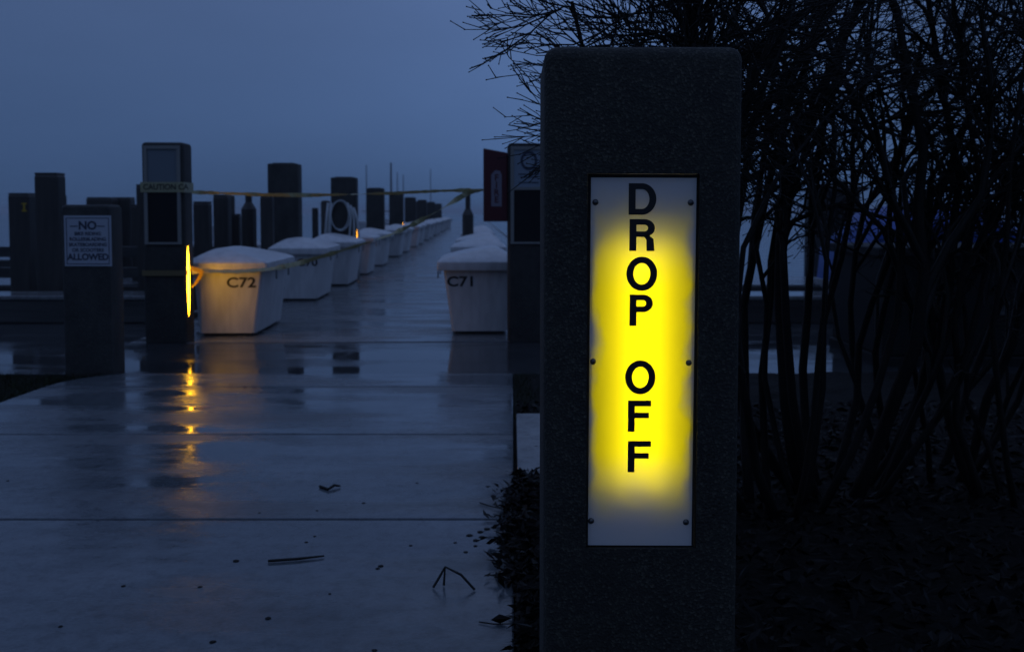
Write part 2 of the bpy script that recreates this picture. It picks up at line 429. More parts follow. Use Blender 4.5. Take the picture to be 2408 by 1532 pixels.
# ------------------------------------------------------------------ near post with the lit DROP OFF sign
YN = 2.02
SC = F / YN
c0 = at(1510, 850, YN)
pw = 0.392; pd = 0.30; ztop = at(1510, 106, YN).z
post = thing('lit_sign_post', 'thick concrete post in front of the bushes with glowing yellow DROP OFF sign', 'sign post', (c0.x, YN, 0))
me = MB().box(-pw/2, pw/2, 0, pd, -0.15, ztop).mesh()
bevel_mesh(me, 0.027, 4, only=lambda e: (e.verts[0].co.z + e.verts[1].co.z)/2 > -0.1)
zt_, zb_p = at(1510, 418, YN+.01).z, at(1510, 1281, YN+.01).z
PWD, PHT = 0.2085, zt_-zb_p
zc = (zt_+zb_p)/2
cut = bpy.data.objects.new('cutter', MB().box(-PWD/2-0.006, PWD/2+0.006, -0.05, 0.10, zc-PHT/2-0.004, zc+PHT/2+0.008).mesh()); col.objects.link(cut)
tmp = bpy.data.objects.new('tmp', me); col.objects.link(tmp)
bo = tmp.modifiers.new('b', 'BOOLEAN'); bo.object = cut; bo.operation = 'DIFFERENCE'; bo.solver = 'EXACT'
me2 = bpy.data.meshes.new_from_object(tmp.evaluated_get(bpy.context.evaluated_depsgraph_get()))
bpy.data.objects.remove(tmp); bpy.data.objects.remove(cut)
me2.materials.clear(); shade(me2, 25)
body = link('post_body', me2, M['post'], post)
# acrylic sheet: front and four edges
h, wv = PHT/2, PWD/2
mb = MB(); mb.v = [(-wv,0,-h),(wv,0,-h),(wv,0,h),(-wv,0,h),(-wv,.004,-h),(wv,.004,-h),(wv,.004,h),(-wv,.004,h)]
mb.f = [(0,1,2,3),(0,4,5,1),(1,5,6,2),(2,6,7,3),(3,7,4,0)]
SIGNROT = R(0.25)
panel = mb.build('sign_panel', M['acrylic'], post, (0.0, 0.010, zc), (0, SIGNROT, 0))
panel['label'] = 'backlit yellow acrylic sign face'
gk = MB(); gi, go_ = 0.010, 0.0055
for (xa,xb,za,zb) in ((-wv-go_,-wv+gi,-h-.003,h+.007),(wv-gi,wv+go_,-h-.003,h+.007),(-wv+gi,wv-gi,h-gi,h+.007),(-wv+gi,wv-gi,-h-.003,-h+gi)):
    gk.box(xa,xb,0.0045,0.014,za,zb)
gk.build('light_stop', M['rubber'], panel)  # added black ring behind the sheet; blocks lamp light leaking round its edges
MB().box(-0.055, 0.055, -0.010, 0.002, -0.265, 0.255).build('lamp', M['lamp'], post, (0.002, 0.062, zc))

def stroke_letter(ch, w_, h_, t):
    mb = MB(); y0, y1 = -0.0012, -0.0002
    def poly(o):                                   # closed prism of an outline
        mb.loft([[(x, y1, z) for x, z in o], [(x, y0, z) for x, z in o]])
    def ring(outer, inner):
        n = len(outer); b = len(mb.v)
        for yy in (y0, y1):
            mb.v.extend([(x, yy, z) for x, z in outer]); mb.v.extend([(x, yy, z) for x, z in inner])
        for i in range(n):
            j = (i+1) % n
            mb.f.append((b+i, b+n+i, b+n+j, b+j)); mb.f.append((b+i, b+j, b+2*n+j, b+2*n+i))
            mb.f.append((b+n+i, b+3*n+i, b+3*n+j, b+n+j))
    def arc(cx, cz, rx, rz, a0, a1, n=14):
        return [(cx+rx*math.cos(R(a0+(a1-a0)*i/n)), cz+rz*math.sin(R(a0+(a1-a0)*i/n))) for i in range(n+1)]
    def rect(xa, xb, za, zb): poly([(xa,za),(xb,za),(xb,zb),(xa,zb)])
    W, H = w_/2, h_/2
    if ch == 'O':
        ring(arc(0,0,W,H,0,351,39), arc(0,0,W-t*1.0,H-t*0.92,0,351,39))
    if ch == 'D':
        rr = W*1.05
        outer = [(-W,-H)] + arc(W-rr,0,rr,H,-90,90,24) + [(-W,H)]
        inner = [(-W+t,-H+t*.85)] + arc(W-rr,0,rr-t,H-t*.85,-90,90,24) + [(-W+t,H-t*.85)]
        ring(outer, inner)
    if ch in 'PR':
        bh = H*0.56; rx = W*0.85
        cz = H-bh
        outer = [(-W,cz-bh)] + arc(W-rx,cz,rx,bh,-90,90,20) + [(-W,H)]
        inner = [(-W+t,cz-bh+t*.82)] + arc(W-rx,cz,rx-t,bh-t*.82,-90,90,20) + [(-W+t,H-t*.82)]
        ring(outer, inner)
        rect(-W, -W+t, -H, cz-bh+0.0005)
        if ch == 'R':
            poly([(W*0.9-t, -H), (W*0.98, -H), (W*0.9, -H*0.25), (W*0.45, cz-bh+t*.4), (W*0.1, cz-bh+0.0004), (W*0.1+t*.2, cz-bh-t*.1), (W*0.9-t*1.05,-H*0.3)])
    if ch == 'F':
        rect(-W, -W+t, -H, H); rect(-W+t, W, H-t*.85, H); rect(-W+t, W*0.82, -t*.30, t*.52)
    return mb
k = YN/F
for ch, x0, x1, ya, yb in (('D',1476,1541,431,505),('R',1478,1538,515,590),('O',1471,1544,603,684),('P',1479,1534,692,766),
                           ('O',1469,1541,846,927),('F',1476,1531,940,1015),('F',1476,1531,1035,1110)):
    t = 16.2*k
    cc = at((x0+x1)/2, (ya+yb)/2, YN+0.01)
    lean = (850-(ya+yb)/2)*0.0
    stroke_letter(ch, (x1-x0)*k, (yb-ya)*k, t).build('letter', M['ink'], panel, (cc.x-c0.x-lean*k, 0, cc.z-zc))
def screw_mesh(r=0.0062):
    mb = MB(); rings = []
    for a in (0, 30, 60, 82):
        rr = r*math.cos(R(a)); yy = -r*0.75*math.sin(R(a))
        rings.append([(rr*math.cos(R(18*i)), yy, rr*math.sin(R(18*i))) for i in range(20)])
    mb.loft(rings); return shade(mb.mesh('screw'))
sm = screw_mesh()
for px, py in ((1398,476),(1622,476),(1394,850),(1619,852),(1391,1224),(1614,1226)):
    p = at(px, py, YN+0.01)
    link('screw', sm, M['screw'], panel, (p.x-c0.x, 0, p.z-zc))

# ------------------------------------------------------------------ dock posts (tall concrete posts with panels)
PW, PD, PH = 0.355, 0.26, 1.69
def dock_post(label, lit, loc, board='board', plain=False):
    t = thing('dock_post', label, 'post', loc, DOCK, 'tall concrete posts along the dock')
    kx = 1.2 if plain else 1.0; PH = 1.78 if 14 < loc.y < 15 else globals()['PH']
    me = bevel_mesh(MB().box(-PW/2*kx, PW/2*kx if plain else PW/2, 0, PD*kx, -0.02, PH).mesh(), 0.02 if plain else 0.03, 3)
    link('post_body', shade(me, 25), M['dockpost'], t)
    zt, zm, zb = PH-0.03, PH-0.385, 0.835
    if plain:
        link('cap_slab', bevel_mesh(MB().box(-PW/2+.03, PW/2-.03, .03, PD-.03, PH-.001, PH+.012).mesh(), .004), M['dockpost'], t)
    fw = 0.028
    fr = MB()
    x0, x1 = -0.155, 0.148
    if plain: zt = zb = None
    if not plain:
        fr.box(x0, x0+fw, -0.018, 0.004, zb, zt); fr.box(x1-fw, x1, -0.018, 0.004, zb, zt)
        fr.box(x0+fw, x1-fw, -0.018, 0.004, zt-fw, zt); fr.box(x0+fw, x1-fw, -0.018, 0.004, zb, zb+fw*0.6); fr.box(x0+fw, x1-fw, -0.0175, 0.004, zm-0.012, zm+0.012)
        fr.build('panel_frame', M['frame'], t)
        MB().box(x0+fw, x1-fw, -0.006, 0.003, zm+0.012, zt-fw).build('notice_board', M[board], t)
        MB().box(x0+fw, x1-fw, -0.004, 0.003, zb+fw*0.6, zm-0.012).build('dark_panel', M['black'], t)
    # light panel let into the aisle side
    if lit:
        lm = MB(); n = 12; rings = []
        for i in range(n+1):
            u_ = -1+2*i/n; z = 0.52 + 0.30*u_; b = 0.005*(1-u_*u_) + 0.001; hd_ = 0.042*max(0, 1-u_**2)+0.001
            rings.append([(PW/2*kx-0.002, 0.07-hd_, z), (PW/2*kx+b*.8, 0.07-hd_*.6, z), (PW/2*kx+b, 0.07, z), (PW/2*kx+b*.8, 0.07+hd_*.6, z), (PW/2*kx-0.002, 0.07+hd_, z)])
        lm.loft(rings).build('light_panel', M['sidelight_far' if plain else 'sidelight'], t, smooth=True)['label'] = 'glowing yellow light panel'
    return t
lp = at(394, 700, 8.72)
XL = dock_x(394, 8.72)
post_l = dock_post('tall dock post wrapped in caution tape, glowing beside box C72', True, on_dock(XL, 8.72))
def side_label(a): return a
row = [(672, 14.35, 'widest tall dark dock post, rising behind box C70', False),
       (812, 17.3, 'tall dock post with a pale hose looped over it', True),
       (885, 24.9, 'dock post with sloping cap behind the hose post, fourth from the lit one', False),
       (934, 31.8, 'fifth dock post from the glowing one, just left of the mast', True),
       (967, 40.0, 'small distant dock post, sixth along the left row', False),
       (995, 48.0, 'small distant dock post, seventh along the left row', False),
       (1016, 57.0, 'small distant dock post, eighth along the left row', False),
       (1033, 68.0, 'last distinct dock post of the left row', False)]
for px, Y, lab, lit in row:
    dock_post(lab, lit, on_dock(dock_x(px-2, Y), Y), plain=True)
# twin post on the right, with the notice and the red cabinet
XRt = dock_x(1243, 8.72)
post_r = dock_post('tall dock post behind the lit sign post carrying a pale notice', False, on_dock(XRt, 8.72), 'signblue')
nb = [c for c in post_r.children if c.name.startswith('notice_board')][0]
rg = MB(); n = 28
for i in range(n):
    a0, a1 = 2*math.pi*i/n, 2*math.pi*(i+1)/n
    def q(a, r): return (-0.0 + r*math.cos(a), r*math.sin(a)*1.15+PH-0.15)
    (xa,za),(xb,zb_),(xc,zc_),(xd,zd) = q(a0,.05), q(a1,.05), q(a1,.072), q(a0,.072)
    b = len(rg.v); rg.v += [(xa,-.008,za),(xb,-.008,zb_),(xc,-.008,zc_),(xd,-.008,zd)]; rg.f.append((b,b+1,b+2,b+3))
rg.build('ring_symbol', M['signink'], nb)
ln = MB()
for i, (wd, zz) in enumerate(((0.18, PH-0.265), (0.15, PH-0.29), (0.17, PH-0.335))):
    ln.box(-wd/2, wd/2, -0.0085, -0.006, zz-0.005, zz+0.005)
ln.build('small_print', M['signink'], nb)

# red cabinet on the side of the right post
cb = on_dock(XRt - PW/2 - 0.003, 8.72)
cab = thing('fire_cabinet', 'dark red cabinet with a white FIRE label fixed to a post', 'cabinet', cb, DOCK)
zl, zh = at(1140, 521, 8.72).z, at(1140, 349, 8.72).z
o = [(-0.205, -0.02), (0.0, 0.02), (0.0, 0.24), (-0.205, 0.20)]
mbx = MB().loft([[(x, yy, zl) for x, yy in o], [(-0.205,-0.02,zh),(0,0.02,zh-0.035),(0,0.24,zh-0.035),(-0.205,0.20,zh)]])
link('cabinet_body', bevel_mesh(mbx.mesh(), 0.006), M['red'], cab)
ang = math.atan2(0.04, 0.205)
lbl = MB().loft([[(-0.045,0,-0.15),(0.045,0,-0.15),(0.045,0,0.12),(0.03,0,0.15),(-0.01,0,0.155),(-0.045,0,0.12)],
                 [(-0.045,-0.002,-0.15),(0.045,-0.002,-0.15),(0.045,-0.002,0.12),(0.03,-0.002,0.15),(-0.01,-0.002,0.155),(-0.045,-0.002,0.12)]])
lb = lbl.build('cabinet_label', mat('label_white', (0.22,0.2,0.24), 0.5), cab, (-0.095, -0.0015, (zl+zh)/2-0.03), (0, 0, ang))
for i, ch in enumerate('FIRE'):
    link('letter', text_mesh(ch, 0.075, 0.002), M['red'], lb, (0, -0.003, 0.09-0.062*i))

# ------------------------------------------------------------------ low post with the NO ... ALLOWED sign
lw = thing('low_sign_post', 'low concrete post by the grass with a NO bike riding sign', 'sign post', (at(207, 880, 6.97).x, 6.97, 0))
LW_, LH = 0.33, at(207, 481, 6.97).z
link('post_body', shade(bevel_mesh(MB().box(-0.165, 0.165, 0, 0.26, -0.05, LH).mesh(), 0.03, 3, only=lambda e: (e.verts[0].co.z+e.verts[1].co.z)/2 > 0), 25), M['dockpost'], lw)
s0, s1 = at(152, 626, 6.96), at(260, 507, 6.96)
sw, sh_ = s1.x-s0.x, s1.z-s0.z
sc_ = Vector(((s0.x+s1.x)/2 - lw.location.x, -0.004, (s0.z+s1.z)/2))
sg = link('sign_plate', bevel_mesh(MB().box(-sw/2, sw/2, -0.003, 0.003, -sh_/2, sh_/2).mesh(), 0.002), M['sign'], lw, sc_)
bd = MB(); bw_, bh_ = sw/2-0.014, sh_/2-0.014
for (xa,xb,za,zb) in ((-bw_,bw_,bh_-.005,bh_),(-bw_,bw_,-bh_,-bh_+.005),(-bw_,-bw_+.005,-bh_+.005,bh_-.005),(bw_-.005,bw_,-bh_+.005,bh_-.005)):
    bd.box(xa,xb,-0.0042,-0.003,za,zb)
bd.build('border_line', M['signink'], sg)
for body_, size, zz, off, sx in (('NO', 0.078, 0.105, 0.0028, 1.0), ('BIKE RIDING', 0.034, 0.050, 0.0010, 0.95), ('ROLLERBLADING', 0.034, 0.012, 0.0010, 0.95),
                         ('SKATEBOARDING', 0.034, -0.026, 0.0010, 0.95), ('OR SCOOTERS', 0.034, -0.064, 0.0010, 0.95), ('ALLOWED', 0.060, -0.112, 0.0022, 0.98)):
    link('lettering', text_mesh(body_, size, off, sx), M['signink'], sg, (0, -0.0038, zz*0.98))
for s in (-1, 1):
    MB().box(s*0.092-0.026, s*0.092+0.026, -0.0042, -0.003, 0.097, 0.104).build('dash_mark', M['signink'], sg)

# ------------------------------------------------------------------ dock boxes
BL, BW0, BW1, BHT = 1.2, 0.50, 0.59, 0.64
def dock_box(label, x, y, mirror=1, text=None, tz=0.0, group='white dock boxes'):
    # x = dock coordinate of the front aisle-side bottom corner; the box extends away from the aisle
    t = thing('dock_box', label, 'dock box', on_dock(x, y), DOCK, group)
    m = mirror                                     # +1: aisle on the right
    d = (BW1-BW0)/2; dA = 0.085
    def q(xa, ya, z): return (-m*xa, ya, z)        # xa measured from the aisle side outward
    # body: tapered tub with rounded upright edges
    def rr(x0, x1, y0, y1, z, r):
        pts = []
        for (cx, cy_, a0) in ((x0+r,y0+r,180),(x1-r,y0+r,270),(x1-r,y1-r,0),(x0+r,y1-r,90)):
            for i in range(4):
                a = R(a0+30*i); pts.append(q(cx+r*math.cos(a), cy_+r*math.sin(a), z))
        return pts if m < 0 else list(reversed(pts))
    mbb = MB().loft([rr(0.0, BW0, 0.0, BL, 0.025, .03), rr(-dA, BW0+d, -d*.6, BL+d*.6, BHT, .035)])
    link('tub', shade(mbb.mesh('tub'), 50), M['box'], t)
    MB().loft([rr(0.03, BW0-0.03, 0.03, BL-0.03, 0.0, .02), rr(0.03, BW0-0.03, 0.03, BL-0.03, 0.03, .02)]).build('base_skid', M['rubber'], t)
    # lid: skirt, then a low hipped top whose ridge lies towards the outer side
    e = d + 0.045; eA = dA + 0.045
    z0, z1 = BHT-0.058, BHT+0.016
    rings = [rr(-eA, BW0+e, -e, BL+e, z0, .03), rr(-eA-.004, BW0+e+.004, -e-.004, BL+e+.004, z0+.02, .03), rr(-eA, BW0+e, -e, BL+e, z1, .03), rr(-eA+.02, BW0+e-.02, -e+.02, BL+e-.02, z1+.014, .03)]
    xa, xb, ya, yb = -eA+.02, BW0+e-.02, -e+.02, BL+e-.02
    rx = lerp(xa, xb, 0.70); zt0 = z1+.013; hr = 0.105
    for k_ in range(7):
        u_ = k_/6; sh2 = u_**1.15; zz_ = zt0 + hr*(1-(1-u_)**1.12)
        rings.append(rr(lerp(xa, rx-.035, sh2), lerp(xb, rx+.035, sh2), lerp(ya, ya+.30, sh2), lerp(yb, yb-.30, sh2), zz_, .03))
    ld = MB().loft(rings)
    lidm = ld.mesh('lid')
    lid = link('lid', shade(lidm, 28), M['box'], t)
    # latch and hinge on the aisle side
    for yy in (0.30, 0.90):
        lt = MB().box(min(m*eA, m*(eA+.012)), max(m*eA, m*(eA+.012)), yy-0.02, yy+0.02, z0-0.09, z0+0.03)
        lt.build('latch', M['latch'], t)
    if text:
        # lettering painted on the tapered end
        sl = math.atan2(d*.6, BHT-.025)
        zz = 0.475 + tz
        yy = -d*.6*(zz-.025)/(BHT-.025) - 0.0016
        xc = (0.115 if m > 0 else 0.085)
        link('lettering', text_mesh(text, 0.125, 0.0035, 1.22, spacing=1.02), M['ink'], t, (-m*xc, yy, zz), (sl, 0, 0))
    return t
def ax(px, Y): return dock_x(px, Y)
XB = dock_x(602, 9.2)
dock_box('white dock box marked C72, its end lit orange by the lamp', XB, 9.2, 1, 'C72')
dock_box('white dock box marked C70 just behind the one marked C72', dock_x(746, 12.9), 12.9, 1, 'C70')
lefts = [(15.5, 'third white dock box from the lit one, before the hose post'),
         (18.2, 'fourth white dock box on the left row, just past the hose post'),
         (21.2, 'fifth white dock box on the left row, past the hose post')]
for Y, lab in lefts: dock_box(lab, XB+0.04, Y, 1)
for Y, nth in zip((25.7, 28.6, 33.0, 36.2, 41.0, 44.5, 49.5, 53.0, 59.0, 63.0, 70.0, 75.0), 'sixth seventh eighth ninth tenth eleventh twelfth thirteenth fourteenth fifteenth sixteenth last'.split()):
    dock_box('small distant white dock box, %s of the left row counted from the lit C72' % nth, XB+0.04, Y, 1)
XB2 = dock_x(1062, 9.28)
dock_box('white dock box marked C71 beside the right dock post', XB2, 9.28, -1, 'C71')
dock_box('white dock box directly behind the one marked C71', XB2+0.02, 13.3, -1)
for Y, lab in ((16.4, 'third white dock box of the right row, in front of the slim pedestal'), (22.0, 'fourth white dock box of the right row, beyond the slim pedestal'), (25.5, 'farthest clear white dock box of the right row')):
    dock_box(lab, XB2+0.02, Y, -1)

# ------------------------------------------------------------------ power pedestal on the right of the dock
pp = on_dock(dock_x(1100, 20.0), 20.0)
ped = thing('power_pedestal', 'slim bottle-shaped power pedestal where the two caution tapes meet', 'pedestal', pp, DOCK)
def ngon(r, z, n=10): return [(r*math.cos(2*math.pi*i/n), r*math.sin(2*math.pi*i/n), z) for i in range(n)]
MB().loft([ngon(.11,0), ngon(.11,1.06), ngon(.055,1.17)]).build('pedestal_body', M['pile'], ped)
MB().loft([ngon(.05,1.165), ngon(.05,1.44), ngon(.062,1.46), ngon(.02,1.51)]).build('pedestal_cap', M['pile'], ped)

# ------------------------------------------------------------------ hose looped on the third post
hp = on_dock(dock_x(806, 17.3), 17.3)
hmb = MB()
def ring_pts(cx, cz, rx, rz, a0, a1, y=0, n=36, dy=0.0):
    return [Vector((cx+rx*math.cos(R(a0+(a1-a0)*i/n)), y+dy*i/n, cz+rz*math.sin(R(a0+(a1-a0)*i/n)))) for i in range(n+1)]
hz = at(805, 505, 17.25).z
for k_ in range(2):
    hmb.tube(ring_pts(rnd.uniform(-.02,.02)-0.03, hz+rnd.uniform(-.03,.01), 0.15+0.012*k_, 0.24+0.012*k_, 60, 430, -0.04-0.016*k_), 0.011, 6)
for k_ in range(3):
    xx = 0.10+0.05*k_
    hmb.tube([(xx, -0.05-0.01*k_, hz+0.20-0.04*k_), (xx+0.06, -0.06-.01*k_, hz-0.05), (xx+0.03+0.03*k_, -0.06-.01*k_, hz-0.35), (xx-0.02+0.05*k_, -0.05-.01*k_, 0.02)], 0.019, 6)
for k_ in range(2):
    xx = -0.20-0.05*k_
    hmb.tube([(xx+0.03, -0.05, hz+0.2), (xx, -0.06, hz-0.1), (xx-0.02, -0.06, hz-0.4), (xx-0.01, -0.05, 0.02)], 0.021, 6)
tag(hmb.build('garden_hose', M['hose'], None, hp, (0,0,DOCK), True), 'pale coiled hose hanging in a loop on a dock post', 'hose')

# ------------------------------------------------------------------ caution tapes
def tape_line(pix, Y, steps=10):
    out = []
    for (a, b) in zip(pix[:-1], pix[1:]):
        for i in range(steps):
            t = i/steps; out.append(at(lerp(a[0],b[0],t), lerp(a[1],b[1],t), Y if not isinstance(Y, tuple) else lerp(Y[0],Y[1],0)))
    out.append(at(*pix[-1], Y)); return out
r_ = random.Random(5)
def twisted(pts, h):
    ups = []; a = 0.6
    for i, p in enumerate(pts):
        a += r_.uniform(-0.45, 0.5)
        ups.append(Vector((0, math.cos(a)*0.9, math.sin(a)*0.5+0.25)))
    return MB().ribbon(pts, h, ups, 0.0015)
u = [(452,452),(520,454),(620,458),(730,459),(830,457),(930,454),(1030,449),(1100,447),(1137,446)]
t1 = twisted(tape_line(u, 8.70), 0.036)
tag(t1.build('caution_tape', M['tape'], None), 'upper yellow caution tape stretched level from the left post to the red cabinet', 'caution tape', 'caution tapes across the dock')
lo = [(452,640),(480,637),(560,638),(632,633),(690,622),(760,602),(835,579),(915,553),(975,526),(1040,490),(1098,454),(1137,447)]
t2 = twisted(tape_line(lo, 8.66), 0.046)
tag(t2.build('caution_tape', M['tape'], None), 'lower yellow caution tape sagging in front of C72 and rising to the right', 'caution tape', 'caution tapes across the dock')
# knot of tape at the light panel; lamp glow put into its stronger yellow
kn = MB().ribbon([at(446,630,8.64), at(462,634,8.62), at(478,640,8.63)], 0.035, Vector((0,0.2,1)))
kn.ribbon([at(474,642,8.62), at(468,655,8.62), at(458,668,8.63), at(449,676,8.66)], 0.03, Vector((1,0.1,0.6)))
tag(kn.build('tape_knot', thin_plastic(mat('lamplit_knot_tape', (0.75,0.58,0.04), 0.4), 0.6), None), 'loose knotted end of yellow tape hanging in front of the light panel', 'tape knot')
# tape wound round the left post, with its print
def wrap(zc_, hgt, label, printed):
    t = thing('tape_wrap', label, 'caution tape', post_l.location + Vector((0,0,zc_)), DOCK, 'tape wound round the left post')
    g = 0.022; x0, x1, y0, y1 = -PW/2-0.004, PW/2+0.004, -g, PD+0.004
    ring0 = [(x0,y0),(x1,y0),(x1,y1),(x0,y1)]
    mbw = MB()
    ri = [(x+0.001*(1 if x<0 else -1), yy+0.001*(1 if yy<0 else -1)) for x, yy in ring0]
    n = 4; b = 0
    for (x, yy) in ring0: mbw.v += [(x,yy,-hgt/2),(x,yy,hgt/2)]
    for (x, yy) in ri: mbw.v += [(x,yy,-hgt/2),(x,yy,hgt/2)]
    for i in range(n):
        j = (i+1) % n
        mbw.f += [(2*i,2*j,2*j+1,2*i+1), (8+2*i,8+2*i+1,8+2*j+1,8+2*j), (2*i+1,2*j+1,8+2*j+1,8+2*i+1), (2*i,8+2*i,8+2*j,2*j)]
    mbw.build('tape_band', M['tape'] if printed else mat('dull_tape', (0.16,0.12,0.05), 0.5), t)
    if printed:
        link('lettering', text_mesh('CAUTION CA', 0.066, 0.001, 0.92), M['ink'], t, (0.03, -g-0.002, 0))
wrap(at(394, 441, 8.72).z, 0.085, 'yellow tape printed CAUTION wound round the top of the left post', True)
wrap(at(394, 640, 8.72).z, 0.045, 'dull tape wound round the left post at box height', False)

# ------------------------------------------------------------------ kerb timbers, docks and pilings at the left, beyond the promenade
def beam(name, label, x0, x1, y0, y1, z0, z1, cat='kerb timber', group=None, m='beam'):
    o = link(name, bevel_mesh(MB().box(x0,x1,y0,y1,z0,z1).mesh(), 0.015), M[m])
    return tag(o, label, cat, group)
for x0, x1, lab in ((-40, -3.5, 'long dark kerb timber with wet top edging the promenade left of the dock'), (1.45, 40, 'long dark kerb timber edging the promenade behind the bushes')):
    kt = thing('kerb_timber', lab, 'kerb timber', ((x0+x1)/2, 10.2, -0.006), 0, 'kerb timbers along the promenade')
    hw = (x1-x0)/2
    link('face_beam', bevel_mesh(MB().box(-hw, hw, 0.02, 0.30, 0.0, 0.232).mesh(), 0.012), M['beam'], kt)
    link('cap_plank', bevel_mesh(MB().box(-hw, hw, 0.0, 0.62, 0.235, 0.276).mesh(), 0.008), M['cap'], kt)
def finger(label, x0, x1, y0, y1, zt, n=1):
    t = thing('finger_dock', label, 'floating dock', ((x0+x1)/2, y0, 0), 0, 'floating docks across the water')
    hw = (x1-x0)/2
    MB().box(-hw, hw, 0, y1-y0, zt-0.16, zt).build('deck', M['deck'], t)
    MB().box(-hw-.02, hw+.02, -0.08, -0.003, -0.45, zt-0.02).build('fascia', M['beam'], t)
    MB().box(-hw+.1, hw-.1, 0.05, y1-y0-.1, -0.8, zt-0.165).build('float', M['rubber'], t)
finger('nearer floating dock crossing the water beyond the left kerb', -22, -3.4, 15.6, 17.6, 0.0)
finger('farther floating dock crossing the water beyond the left kerb', -34, -4.0, 23.5, 25.3, 0.02)
finger('floating dock crossing the water behind the bushes', 3.2, 30, 15.6, 17.6, 0.0)
def rail(label, x0, x1, y, zs, posts):
    t = thing('guard_rail', label, 'railing', ((x0+x1)/2, y, 0), 0)
    hw = (x1-x0)/2
    for z0, z1 in zs: link('rail', bevel_mesh(MB().box(-hw, hw, 0, 0.06, z0, z1).mesh(), 0.006), M['beam'], t)
    for px_ in posts: MB().box(px_-0.06, px_+0.06, 0.063, 0.18, 0.0, zs[0][1]+0.02).build('rail_post', M['pile'], t)
rail('dark timber railing on the floating dock left of the glowing post', -14, -3.9, 15.7, ((0.42,0.58),(0.10,0.26)), (-4.5,-2.4,-0.2,1.6,3.4,4.9))

def piling(px0, px1, pyt, Y, label, kind='square', zb=-1.0, finial=0.0, m='pile'):
    a, b = at(px0, pyt, Y), at(px1, pyt, Y)
    wdt = b.x-a.x; cx = (a.x+b.x)/2
    t = thing('piling', label, 'piling', (cx, Y, 0), R(rnd.uniform(-4,4)), 'timber pilings in the harbour')
    zt = a.z; h2 = wdt/2
    if kind == 'square':
        me = bevel_mesh(MB().box(-h2, h2, 0, wdt*0.9, zb, zt).mesh(), min(0.03, h2*0.25), 2)
    elif kind == 'round':
        me = shade(MB().loft([[(x, yy+h2, z) for x, yy, z in ngon(h2*s, z_, 14)] for s, z_ in ((1,zb),(1,zt-h2*.5),(.85,zt-h2*.15),(.5,zt))]).mesh(), 40)
    else:                                          # shouldered top with a narrow head
        zs = zt-finial
        me = MB().loft([[(x, yy+h2, z) for x, yy, z in ngon(r_*1.0, z_, 8)] for r_, z_ in ((h2,zb),(h2,zs-0.04),(h2*.45,zs+0.06),(h2*.45,zt-.02),(h2*.3,zt))]).mesh()
    link('pile_shaft', me, M[m], t)
    if kind == 'square':
        MB().box(-h2*0.92, h2*0.92, wdt*0.04, wdt*0.86, zt-0.004, zt+0.02).build('pile_cap', M[m], t)
    return t
piling(78, 134, 410, 11.6, 'tall square dark piling rising behind the kerb at the left', zb=-1.2)
pI = piling(17, 66, 457, 14.5, 'square post at the far left carrying a yellow letter I')
pz = at(56, 487, 14.4); 
ym = mat('yellow_marking', (0.5,0.33,0.02), 0.5)
link('marking', text_mesh('I', 0.001, 0), ym, pI) if False else None
im = MB()
s_ = 14.4/F
im.box(-6*s_, 6*s_, -0.003, 0.0, 7*s_, 10*s_); im.box(-6*s_, 6*s_, -0.003, 0.0, -10*s_, -7*s_); im.box(-2*s_, 2*s_, -0.003, 0.0, -7*s_, 7*s_)
im.build('yellow_marking', ym, pI, (at(56,487,14.48).x - pI.location.x, -0.012, at(56,487,14.48).z))
piling(132, 150, 462, 18.5, 'narrow piling just right of the tall dark one')
piling(201, 261, 466, 20.0, 'broad flat-topped piling showing above the low sign post')
piling(266, 306, 466, 20.4, 'flat-topped piling right of the broad one behind the low sign post')
piling(306, 334, 484, 16.5, 'short dark piling between the low sign post and the tall left post')
hd = piling(318, 349, 437, 13.0, 'dark piling with a blocky head left of the taped post')
piling(452, 489, 477, 14.2, 'flat-topped piling just right of the taped post', zb=-1.0)
piling(499, 535, 461, 15.0, 'square piling with the upper tape crossing its top')
piling(536, 562, 506, 15.4, 'short piling in the gap between two taller ones', zb=-1.0)
piling(562, 598, 452, 14.6, 'shouldered piling with a narrow head below the upper tape', 'head', finial=0.20)
piling(533, 549, 459, 15.8, 'thin rod-like piling behind the square one', 'round')
piling(611, 640, 462, 13.4, 'dark piling close against the left of the tall dock post')
piling(733, 747, 491, 22.0, 'short square piling left of the looped hose')
piling(752, 775, 471, 21.0, 'round-topped piling beside the looped hose', 'round')
for i, (a, b, t_, Y) in enumerate(((985,1003,470,62),(1004,1020,474,66),(1021,1036,480,72))):
    piling(a-16, b-16, t_+4, Y, ('far misty piling left of the pedestal, nearest of three','far misty piling left of the pedestal, middle of three','far misty piling left of the pedestal, last of three')[i])

# white boxes and boats on the far floating dock
def skiff(label, cx, y, ln, hull):
    t = thing('moored_boat', label, 'boat', (cx, y, -0.5), 0, 'moored boats')
    hh = 0.75
    rings = []
    for i in range(9):
        s = i/8; wd = 0.75*math.sin(math.pi*min(1, 0.35+0.65*s) if False else math.pi/2*(1-(2*abs(s-0.45))**3*0.7))
        sheer = hh + 0.18*(2*s-1)**2
        xx = (s-0.5)*ln
        rings.append([(xx, -wd*0.3, 0.0), (xx, -wd, sheer*0.75), (xx, -wd, sheer), (xx, wd, sheer), (xx, wd, sheer*0.75), (xx, wd*0.3, 0.0)])
    MB().loft(rings).build('hull', M[hull], t)
    c = MB().loft([[(-ln*.18,-.45,hh*.95),(ln*.12,-.45,hh*.95),(ln*.12,.45,hh*.95),(-ln*.18,.45,hh*.95)],[(-ln*.14,-.36,hh+.5),(ln*.05,-.36,hh+.5),(ln*.05,.36,hh+.5),(-ln*.14,.36,hh+.5)]])
    c.build('cabin', M['hull'], t)
    return t
